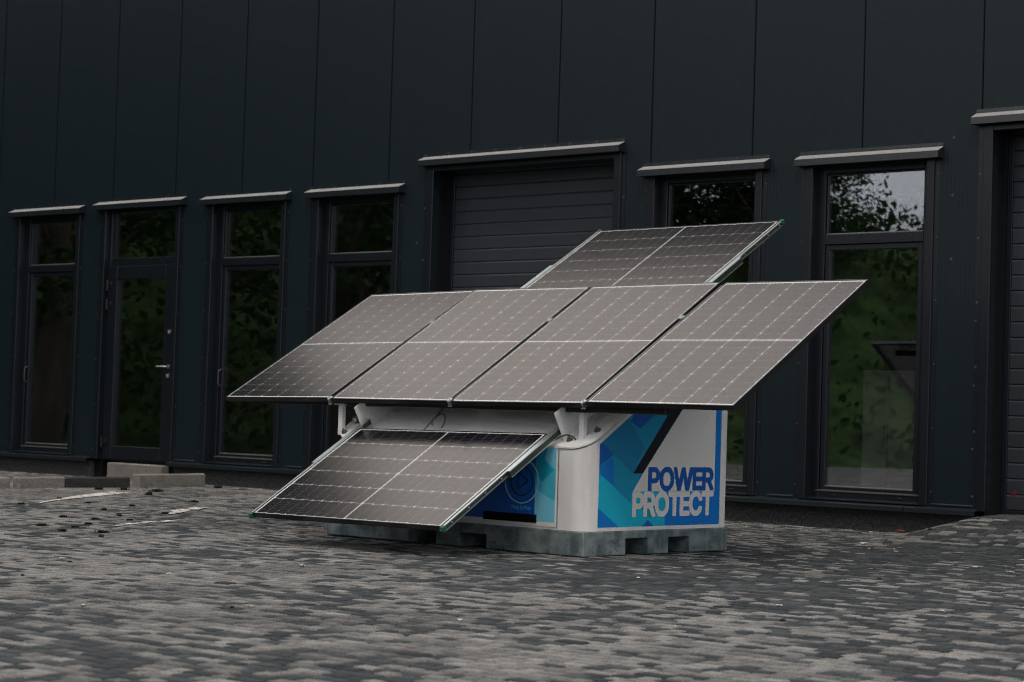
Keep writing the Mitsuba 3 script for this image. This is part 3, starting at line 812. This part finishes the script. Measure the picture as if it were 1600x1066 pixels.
def cell_mesh(x0, y0, z):
    ch = 0.007
    q = [(x0 + ch, y0), (x0 + CW - ch, y0), (x0 + CW, y0 + ch), (x0 + CW, y0 + CH - ch), (x0 + CW - ch, y0 + CH), (x0 + ch, y0 + CH), (x0, y0 + CH - ch), (x0, y0 + ch)]
    v = np.array([(a, b, z) for a, b in q] + [(a, b, z - 0.0012) for a, b in q])
    f = [[0, i, i + 1] for i in range(1, 7)]
    for i in range(8):
        j = (i + 1) % 8
        f += [[i + 8, j + 8, j], [i + 8, j, i]]
    return trimesh.Trimesh(v, f, process=False)


ZS = -0.0032      # glass face just under the frame's lip


def frame_mesh():
    t, h, lip = 0.0018, 0.035, 0.0085
    ms = []
    for (x0, x1, y0, y1) in ((0, PU, 0, lip), (0, PU, PV_ - lip, PV_), (0, lip, lip, PV_ - lip), (PU - lip, PU, lip, PV_ - lip)):
        ms.append(cbox(x0, x1, y0, y1, -0.0065, 0.0, 0.0012))
    for (x0, x1, y0, y1) in ((0, PU, 0, 0.003), (0, PU, PV_ - 0.003, PV_), (0, 0.003, 0.003, PV_ - 0.003), (PU - 0.003, PU, 0.003, PV_ - 0.003)):
        ms.append(cbox(x0, x1, y0, y1, -h, -0.0066))
    for (x0, x1, y0, y1) in ((0.003, PU - 0.003, 0.003, 0.03), (0.003, PU - 0.003, PV_ - 0.03, PV_ - 0.003), (0.003, 0.03, 0.03, PV_ - 0.03), (PU - 0.03, PU - 0.003, 0.03, PV_ - 0.03)):
        ms.append(cbox(x0, x1, y0, y1, -h, -h + 0.002))
    return cat(ms)


def busbars():
    ms = []
    for c in range(6):
        for b in range(9):
            xx = XM + c * (CW + GC) + CW * (b + 0.5) / 9
            for (ya, yb) in ((YM, YM + 9 * CH + 8 * GR), (PV_ - YM - 9 * CH - 8 * GR, PV_ - YM)):
                ms.append(cbox(xx - 0.0005, xx + 0.0005, ya, yb, ZS, ZS + 0.0002))
    return cat(ms)


FRM, BUS = frame_mesh(), busbars()
BACK = cbox(0.006, PU - 0.006, 0.006, PV_ - 0.006, ZS - 0.006, ZS - 0.0011)
JBOX = cat([cbox(PU / 2 + s * 0.35 - 0.05, PU / 2 + s * 0.35 + 0.05, PV_ / 2 - 0.04, PV_ / 2 + 0.04, -0.028, ZS - 0.0061, 0.003) for s in (-1, 0, 1)])
CELLS = [cell_mesh(a, b, ZS) for a, b in cell_xy()]
SWAP = np.array([[0, 1, 0, 0], [-1, 0, 0, PU], [0, 0, 1, 0], [0, 0, 0, 1.0]])      # a panel lying on its side: its length along the row


def solar_panel(M, label, single):
    pk = put(f'{U}__solar_panel', xf(FRM, M), 'm_frame_edge')
    say(pk, label)
    put(f'{pk}__backsheet', xf(BACK, M), 'm_backsheet')
    put(f'{pk}__junction_box', xf(JBOX, M), 'm_rubber')
    put(f'{pk}__busbars', xf(BUS, M), 'm_busbar')
    say(f'{pk}__busbars', kind='stuff')
    if single:
        for c in CELLS:
            put(f'{pk}__cell', xf(c, M), 'm_cell')
    else:
        put(f'{pk}__cell_field', xf(cat(CELLS), M), 'm_cell')
        say(f'{pk}__cell_field', kind='stuff')
    return pk


ROWS = [((-11.5806, 10.2453, 0.9576), (-1.769, 0.815, 30.205), 'leftmost upright panel of the row of four', False), ((-10.4226, 10.2170, 0.9689), (-0.668, 0.265, 30.501), 'second panel from the left in the row of four', False),
        ((-9.2634, 10.2023, 0.9717), (-0.839, 0.436, 30.592), 'third panel from the left in the row of four', True), ((-8.0862, 10.180, 0.9888), (-0.718, -0.007, 30.118), 'rightmost panel of the row of four', True)]
for o, ang, lb, single in ROWS:
    solar_panel(rotm(*np.radians(ang), o), lb, single)
FM = rotm(UY, 0.0077204, 0.5356297, (-10.1340, 9.2385, 0.1886))
RM = rotm(UY, 0.0077204, 0.5256706, (-10.1316, 11.8738, 1.8206))
solar_panel(FM @ SWAP, 'lower front panel lying lengthwise on its pulled-out slides', True)
solar_panel(RM @ SWAP, 'raised rear panel lying lengthwise behind the row', False)

# clamps where the panels of the row meet
RF = rotm(UY, 0.0077204, 0.5272461, (-11.5828, 10.2354, 0.9606))
for i in (1, 2, 3):
    xc = i * 1.164 - 0.015
    for yy in (-0.012, 1.17):
        put(f'{U}__panel_clamp', xf(cat([cbox(xc - 0.017, xc + 0.017, yy - 0.004, yy + 0.030, 0.003, 0.007, 0.0015), cbox(xc - 0.006, xc + 0.006, yy - 0.012, yy + 0.028, -0.040, 0.004, 0.0015), cbox(xc - 0.016, xc + 0.016, yy - 0.012, yy - 0.006, -0.040, -0.033, 0.0015),
            xf(trimesh.creation.cylinder(radius=0.005, height=0.008, sections=8), trimesh.transformations.translation_matrix([xc, yy + 0.013, 0.010]))]), RF), 'm_slide')
    put(f'{U}__gap_profile', xf(cbox(xc - 0.010, xc + 0.010, 0.04, 1.70, -0.034, -0.010, 0.002), RF), 'm_black_metal')


# ball-bearing slides beside the lower and the rear panel
def slide(M, u0, u1, v0, v1, w0=-0.045, w1=-0.002):
    """A C-section rail along the panel's side."""
    t = 0.0022
    web = xf(cbox(u0 + 0.001, u1 - 0.004, v0, v1, w0 + t, w1 - t), M)
    lips = xf(cat([cbox(u0, u1, v0, v1, w1 - t, w1 - 0.0001), cbox(u0, u1, v0, v1, w0 + 0.0001, w0 + t), cbox(u1 - t, u1 - 0.0001, v0, v1, w1 - t - 0.005, w1 - t), cbox(u1 - t, u1 - 0.0001, v0, v1, w0 + t, w0 + t + 0.006)]), M)
    return web, lips


def slide_set(M, side, inner, outer, tip):
    s0 = (1.724, 1.742) if side > 0 else (-0.020, -0.002)
    s1 = (1.743, 1.768) if side > 0 else (-0.046, -0.021)
    flip = np.eye(4)
    web, lips = slide(M, *s0, *inner, -0.040, -0.003)
    k = put(f'{U}__slide_rail', web, 'm_rail_dark')
    put(f'{k}__rail_lips', lips, 'm_slide')
    web, lips = slide(M, *s1, *outer, -0.050, -0.001)
    put(f'{k}__outer_member', web, 'm_rail_dark')
    put(f'{k}__outer_lips', lips, 'm_slide')
    put(f'{k}__end_clip', xf(cat([cbox(s0[0] - 0.004, s0[1] + 0.008, tip - 0.016, tip + 0.016, -0.036, 0.004, 0.006), cbox(s0[0], s0[1] + 0.004, tip - 0.024, tip + 0.024, -0.026, -0.010, 0.004)]), M), 'm_green')
    put(f'{k}__rivets', xf(cat([xf(trimesh.creation.icosphere(subdivisions=1, radius=0.006), trimesh.transformations.translation_matrix([s0[1] if side > 0 else s0[0], v, -0.02])) for v in np.linspace(inner[0] + 0.08, inner[1] - 0.05, 7)]), M), 'm_steel')
    say(f'{k}__rivets', kind='stuff')


for side in (1, -1):
    slide_set(FM, side, (0.0, 1.16), (0.66, 1.27), -0.004)
    slide_set(RM, side, (0.0, 1.134), (-0.12, 0.50), 1.138)

# cables
R_ = lambda a, b, h: (SM @ np.array([a, b, h, 1.0]))[:3]
upart('cable', tube(spline([R_(-0.165, 0.075, 0.002), R_(-0.18, 0.07, 0.03), R_(-0.22, 0.06, 0.045), R_(-0.27, 0.03, 0.035), R_(-0.30, -0.02, 0.03), R_(-0.315, -0.10, 0.03)], 30), 0.0045, 8), 'm_rubber', smooth=True)
upart('cable', tube(spline([R_(-1.39, 0.06, 0.08), R_(-1.40, 0.12, 0.11), R_(-1.36, 0.15, 0.12), R_(-1.31, 0.12, 0.11), R_(-1.305, 0.05, 0.07)], 30), 0.0045, 8), 'm_rubber', smooth=True)
upart('cable', tube(spline([R_(-1.44, 0.02, 0.07), R_(-1.42, 0.14, 0.10), R_(-1.40, 0.26, 0.13), R_(-1.34, 0.38, 0.17)], 30), 0.0045, 8), 'm_rubber', smooth=True)

# ------------------------------------------------------------------ weeds, clods and litter on the blocks
def tuft(n, h, spread, seed):
    r = np.random.default_rng(seed)
    vs, fs = [], []
    for i in range(n):
        a, l = r.uniform(0, TAU), h * r.uniform(0.5, 1.2)
        d = np.array([math.cos(a), math.sin(a), 0])
        s = np.array([-d[1], d[0], 0]) * r.uniform(0.0025, 0.006)
        base = np.array([r.normal(0, spread * 0.35), r.normal(0, spread * 0.35), -0.004])
        lean = r.uniform(0.3, 1.4)
        pts = [base, base + d * l * 0.35 * lean + [0, 0, l * 0.6], base + d * l * 0.9 * lean + [0, 0, l * (0.85 - 0.35 * lean)]]
        k = len(vs)
        vs += [pts[0] - s, pts[0] + s, pts[1] - s * 0.8, pts[1] + s * 0.8, pts[2]]
        fs += [[k, k + 1, k + 3], [k, k + 3, k + 2], [k + 2, k + 3, k + 4]]
    return trimesh.Trimesh(vs, fs, process=False)


WEEDS = [(-16.3, 13.55, 0.09), (-15.76, 13.0, 0.06), (-16.7, 13.45, 0.07), (-11.7, 9.0, 0.05), (-11.2, 8.85, 0.06), (-12.33, 10.0, 0.04), (-14.6, 10.65, 0.05), (-12.83, 9.75, 0.05), (-12.49, 9.8, 0.05), (-12.0, 9.35, 0.05),
         (-14.5, 12.5, 0.06), (-13.0, 10.9, 0.05), (-14.65, 11.4, 0.04), (-14.1, 11.45, 0.05), (-16.9, 14.9, 0.08), (-16.8, 13.2, 0.07), (-11.45, 8.7, 0.05), (-11.95, 8.9, 0.06), (-17.7, 15.2, 0.08)]
for i, (x, yv, h) in enumerate(WEEDS):
    t = tuft(120, h * 0.55, h * 0.7, 100 + i)
    t.apply_translation([x, yv, float(height(x, yv))])
    k = put('weed', t, 'm_weed')
    say(k, 'small dark weed tuft growing from a joint of the paving', 'weed', 'weed tufts in the paving joints')


def clod(r, seed):
    m = trimesh.creation.icosphere(subdivisions=2, radius=r)
    m.vertices *= 1 + 0.9 * (meshkit.noise(m.vertices / r * 1.6 + seed, seed)[:, None] - 0.5)
    m.vertices[:, 2] *= 0.6
    return m


CLODS = [(-16.05, 13.25, 0.045), (-12.9, 10.35, 0.035), (-13.6, 10.75, 0.04), (-15.2, 11.5, 0.04), (-14.5, 10.3, 0.03), (-9.2, 7.05, 0.018), (-6.8, 6.1, 0.018), (-6.15, 10.55, 0.02), (-5.1, 7.9, 0.02), (-7.9, 14.3, 0.03), (-10.9, 8.6, 0.03), (-8.6, 6.3, 0.015)]
for i, (x, yv, r) in enumerate(CLODS):
    r = r * 0.62
    m = clod(r, i + 1)
    m.apply_translation([x, yv, float(height(x, yv)) + r * 0.3])
    k = put('soil_clod', m, 'm_soil')
    say(k, 'dark clod of soil lying on the paving', 'soil clod', 'clods of soil on the paving')


def scrap(r, seed):
    q = np.random.default_rng(seed)
    n = 7
    a = np.sort(q.uniform(0, TAU, n))
    v = np.c_[r * q.uniform(0.5, 1.1, n) * np.cos(a), r * q.uniform(0.4, 0.9, n) * np.sin(a), q.uniform(0, 0.3 * r, n)]
    V = np.vstack([v, [[0, 0, 0.25 * r]], v - [0, 0, 0.002], [[0, 0, 0.25 * r - 0.002]]])
    f = []
    for i in range(n):
        j = (i + 1) % n
        f += [[n, i, j], [2 * n + 1, n + 1 + j, n + 1 + i], [i, n + 1 + i, n + 1 + j], [i, n + 1 + j, j]]
    return trimesh.Trimesh(V, f, process=False)


LITTER = [(-8.43, 14.9, .03), (-7.83, 13.7, .03), (-8.9, 15.1, .025), (-8.0, 13.5, .035), (-7.6, 13.2, .03), (-7.72, 13.1, .022), (-7.45, 13.0, .02), (-7.62, 13.35, .026), (-7.95, 13.35, .02), (-6.0, 11.9, .03), (-6.35, 12.1, .025), (-6.9, 9.2, .02), (-5.5, 8.5, .022),
          (-8.4, 8.05, .025), (-6.8, 6.2, .018), (-7.2, 5.6, .02), (-9.4, 7.15, .03), (-8.3, 7.0, .02), (-5.2, 7.2, .02), (-4.9, 9.0, .02), (-6.6, 11.2, .02), (-8.9, 13.6, .02), (-9.8, 14.6, .02), (-10.8, 10.2, .02), (-5.9, 6.6, .018)]
for i, (x, yv, r) in enumerate(LITTER):
    m = scrap(r, 40 + i)
    m.apply_translation([x, yv, float(height(x, yv)) + 0.004])
    k = put('litter_scrap', m, 'm_litter')
    say(k, 'small pale scrap of litter lying on the paving', 'litter', 'pale scraps of litter on the paving')
m = scrap(0.045, 99)
m.vertices[:, 2] *= 2.5
m.apply_translation([-8.2, 14.4, float(height(-8.2, 14.4)) + 0.004])
put('red_wrapper', m, 'm_red')
say('red_wrapper', 'crumpled red wrapper on the paving near the right gate', 'wrapper')

# ------------------------------------------------------------------ what the glass mirrors: bank, shrubs and trees across the yard
A0, A1 = np.array([-9.0, -36.5]), np.array([-36.0, 16.0])
dirb = (A1 - A0) / np.linalg.norm(A1 - A0)
nrm = np.array([-abs(dirb[1]), -abs(dirb[0])])
by = np.arange(-30, 62.1, 1.0)
bt = np.linspace(0, 1, 9)
BV, BF = [], []
for s in by:
    for t in bt:
        q = A0 + dirb * s + nrm * (t * 9.0)
        hgt = 5.9 * float(ss(0, 0.8, t)) + 0.6 * (float(meshkit.fbm(np.array([q[0] * 0.4, q[1] * 0.4, 0.0]), octaves=3, seed=2)) - 0.5) * min(1, 3 * t)
        BV.append([q[0], q[1], hgt - 0.03])
nb = len(bt)
BF = [[i * nb + j, i * nb + j + 1, (i + 1) * nb + j + 1, (i + 1) * nb + j] for i in range(len(by) - 1) for j in range(nb - 1)]
put('grass_bank', (np.array(BV), np.array(BF)), 'm_bank', smooth=True)
say('grass_bank', 'green overgrown bank across the yard mirrored in the rightmost window', kind='structure')


def leaves(r, P, ls):
    n = len(P)
    a = r.normal(0, 1, (n, 3)); a /= np.linalg.norm(a, axis=1, keepdims=True)
    b = np.cross(a, r.normal(0, 1, (n, 3))); b /= np.linalg.norm(b, axis=1, keepdims=True)
    sz = ls * r.uniform(0.6, 1.3, (n, 1))
    return np.stack([P - a * sz, P + b * sz * 0.5, P + a * sz, P - b * sz * 0.5], 1).reshape(-1, 3), np.arange(4 * n).reshape(-1, 4)


def tree(x, yv, z0, h, cr, seed, leaf, label, n=7000, ls=0.15, low=0.2, clumps=60):
    r = np.random.default_rng(seed)
    key = numbered('tree')
    ms = [tube(spline([(0, 0, -0.2), (r.normal(0, .1), r.normal(0, .1), h * 0.3), (r.normal(0, .2), r.normal(0, .2), h * 0.62), (r.normal(0, .3), r.normal(0, .3), h * 0.92)], 12), np.linspace(0.024 * h, 0.005 * h, 12), 8)]
    C = []
    for i in range(clumps):
        a, u = r.uniform(0, TAU), r.uniform(low, 0.97)
        m_ = (low + 1) / 2
        rad = cr * math.sqrt(max(0.04, 1 - ((u - m_ + 0.06) / (0.62 * (1.02 - low))) ** 2)) * math.sqrt(r.uniform(0.1, 1.0))
        c = np.array([rad * math.cos(a), rad * math.sin(a), u * h])
        C.append(c)
        if i % 2 == 0:
            s = np.array([0, 0, max(0.15 * h, c[2] - 0.14 * h - 0.3 * rad)])
            ms.append(tube(spline([s, s * 0.45 + c * 0.55 + [0, 0, 0.1], c], 6), np.linspace(0.008 * h, 0.002 * h, 6), 5))
    put(f'{key}__trunk', xf(cat(ms), trimesh.transformations.translation_matrix([x, yv, z0])), 'm_bark', smooth=True)
    C = np.array(C)
    k = r.integers(0, len(C), n)
    P = C[k] + r.normal(0, 1, (n, 3)) * np.array([0.17, 0.17, 0.15]) * cr * r.uniform(0.5, 1.2, (n, 1))
    V, Fq = leaves(r, P + [x, yv, z0], ls)
    put(f'{key}__crown', (V, Fq), leaf)
    say(key, label, 'tree')


TREES = [(-28.15, -11.2, 2.2, 8.6, 2.6, 'm_leaf', 'broad leafy tree mirrored in the upper pane of the rightmost window'), (-31.6, -10.0, 2.4, 9.5, 3.3, 'm_leaf', 'leafy tree mirrored in the window behind the raised rear panel'),
         (-35.5, -3.5, 2.4, 10.0, 3.4, 'm_leaf', 'leafy tree on the bank across the yard, third from its right end'), (-38.0, 1.5, 2.4, 10.0, 3.5, 'm_leaf', 'leafy tree on the bank across the yard, fourth from its right end'),
         (-40.5, 6.5, 2.4, 10.5, 3.6, 'm_leaf', 'leafy tree on the bank across the yard, fifth from its right end'), (-42.5, 12.0, 2.4, 10.5, 3.6, 'm_leaf', 'leafy tree on the bank across the yard, sixth from its right end'),
         (-38.5, -9.5, 4.2, 9.5, 4.2, 'm_leaf', 'leafy tree on the crest of the bank, behind the front trees'), (-44.0, -1.0, 4.2, 10.0, 4.4, 'm_leaf', 'second leafy tree on the crest of the bank, farther left')]
for i, (x, yv, z0, h, cr, lf_, lb) in enumerate(TREES):
    tree(x, yv, z0, h, cr, 200 + i, lf_, lb, n=60000 if i == 0 else 20000, ls=0.06 if i == 0 else 0.11, low=0.08 if i else 0.15)
tree(-35.3, 19.5, 0.0, 24.0, 3.3, 300, 'm_leaf', 'very tall tree beyond the hall, mirrored in the corner of the leftmost panel', 34000, 0.14, 0.4, 90)
tree(-30.0, 9.0, 0.0, 14.0, 3.2, 301, 'm_leaf', 'tall tree left of the hall, farther from the wall', 9000, 0.13)
tree(-28.0, 3.5, 0.0, 14.5, 3.8, 302, 'm_leaf', 'tall spreading tree at the left end of the yard', 10000, 0.14)
# a ragged belt of undergrowth on the bank, one mass
r_ = np.random.default_rng(77)
P = []
for s in np.arange(-26, 61, 0.5):
    for _ in range(3 if 31 < s < 36 else 5):
        t = r_.uniform(-0.02, 0.95)
        q = A0 + dirb * (s + r_.normal(0, 0.4)) + nrm * (t * 9.0)
        hh = r_.uniform(0.5, 1.5)
        P.append(np.c_[r_.normal(q[0], 0.45, 34), r_.normal(q[1], 0.45, 34), 5.9 * float(ss(0, 0.8, t)) + np.abs(r_.normal(0, 0.55, 34)) * hh])
V, Fq = leaves(r_, np.vstack(P), 0.14)
put('undergrowth', (V, Fq), 'm_leaf')
say('undergrowth', 'green undergrowth covering the bank across the yard', 'shrubs', kind='stuff')
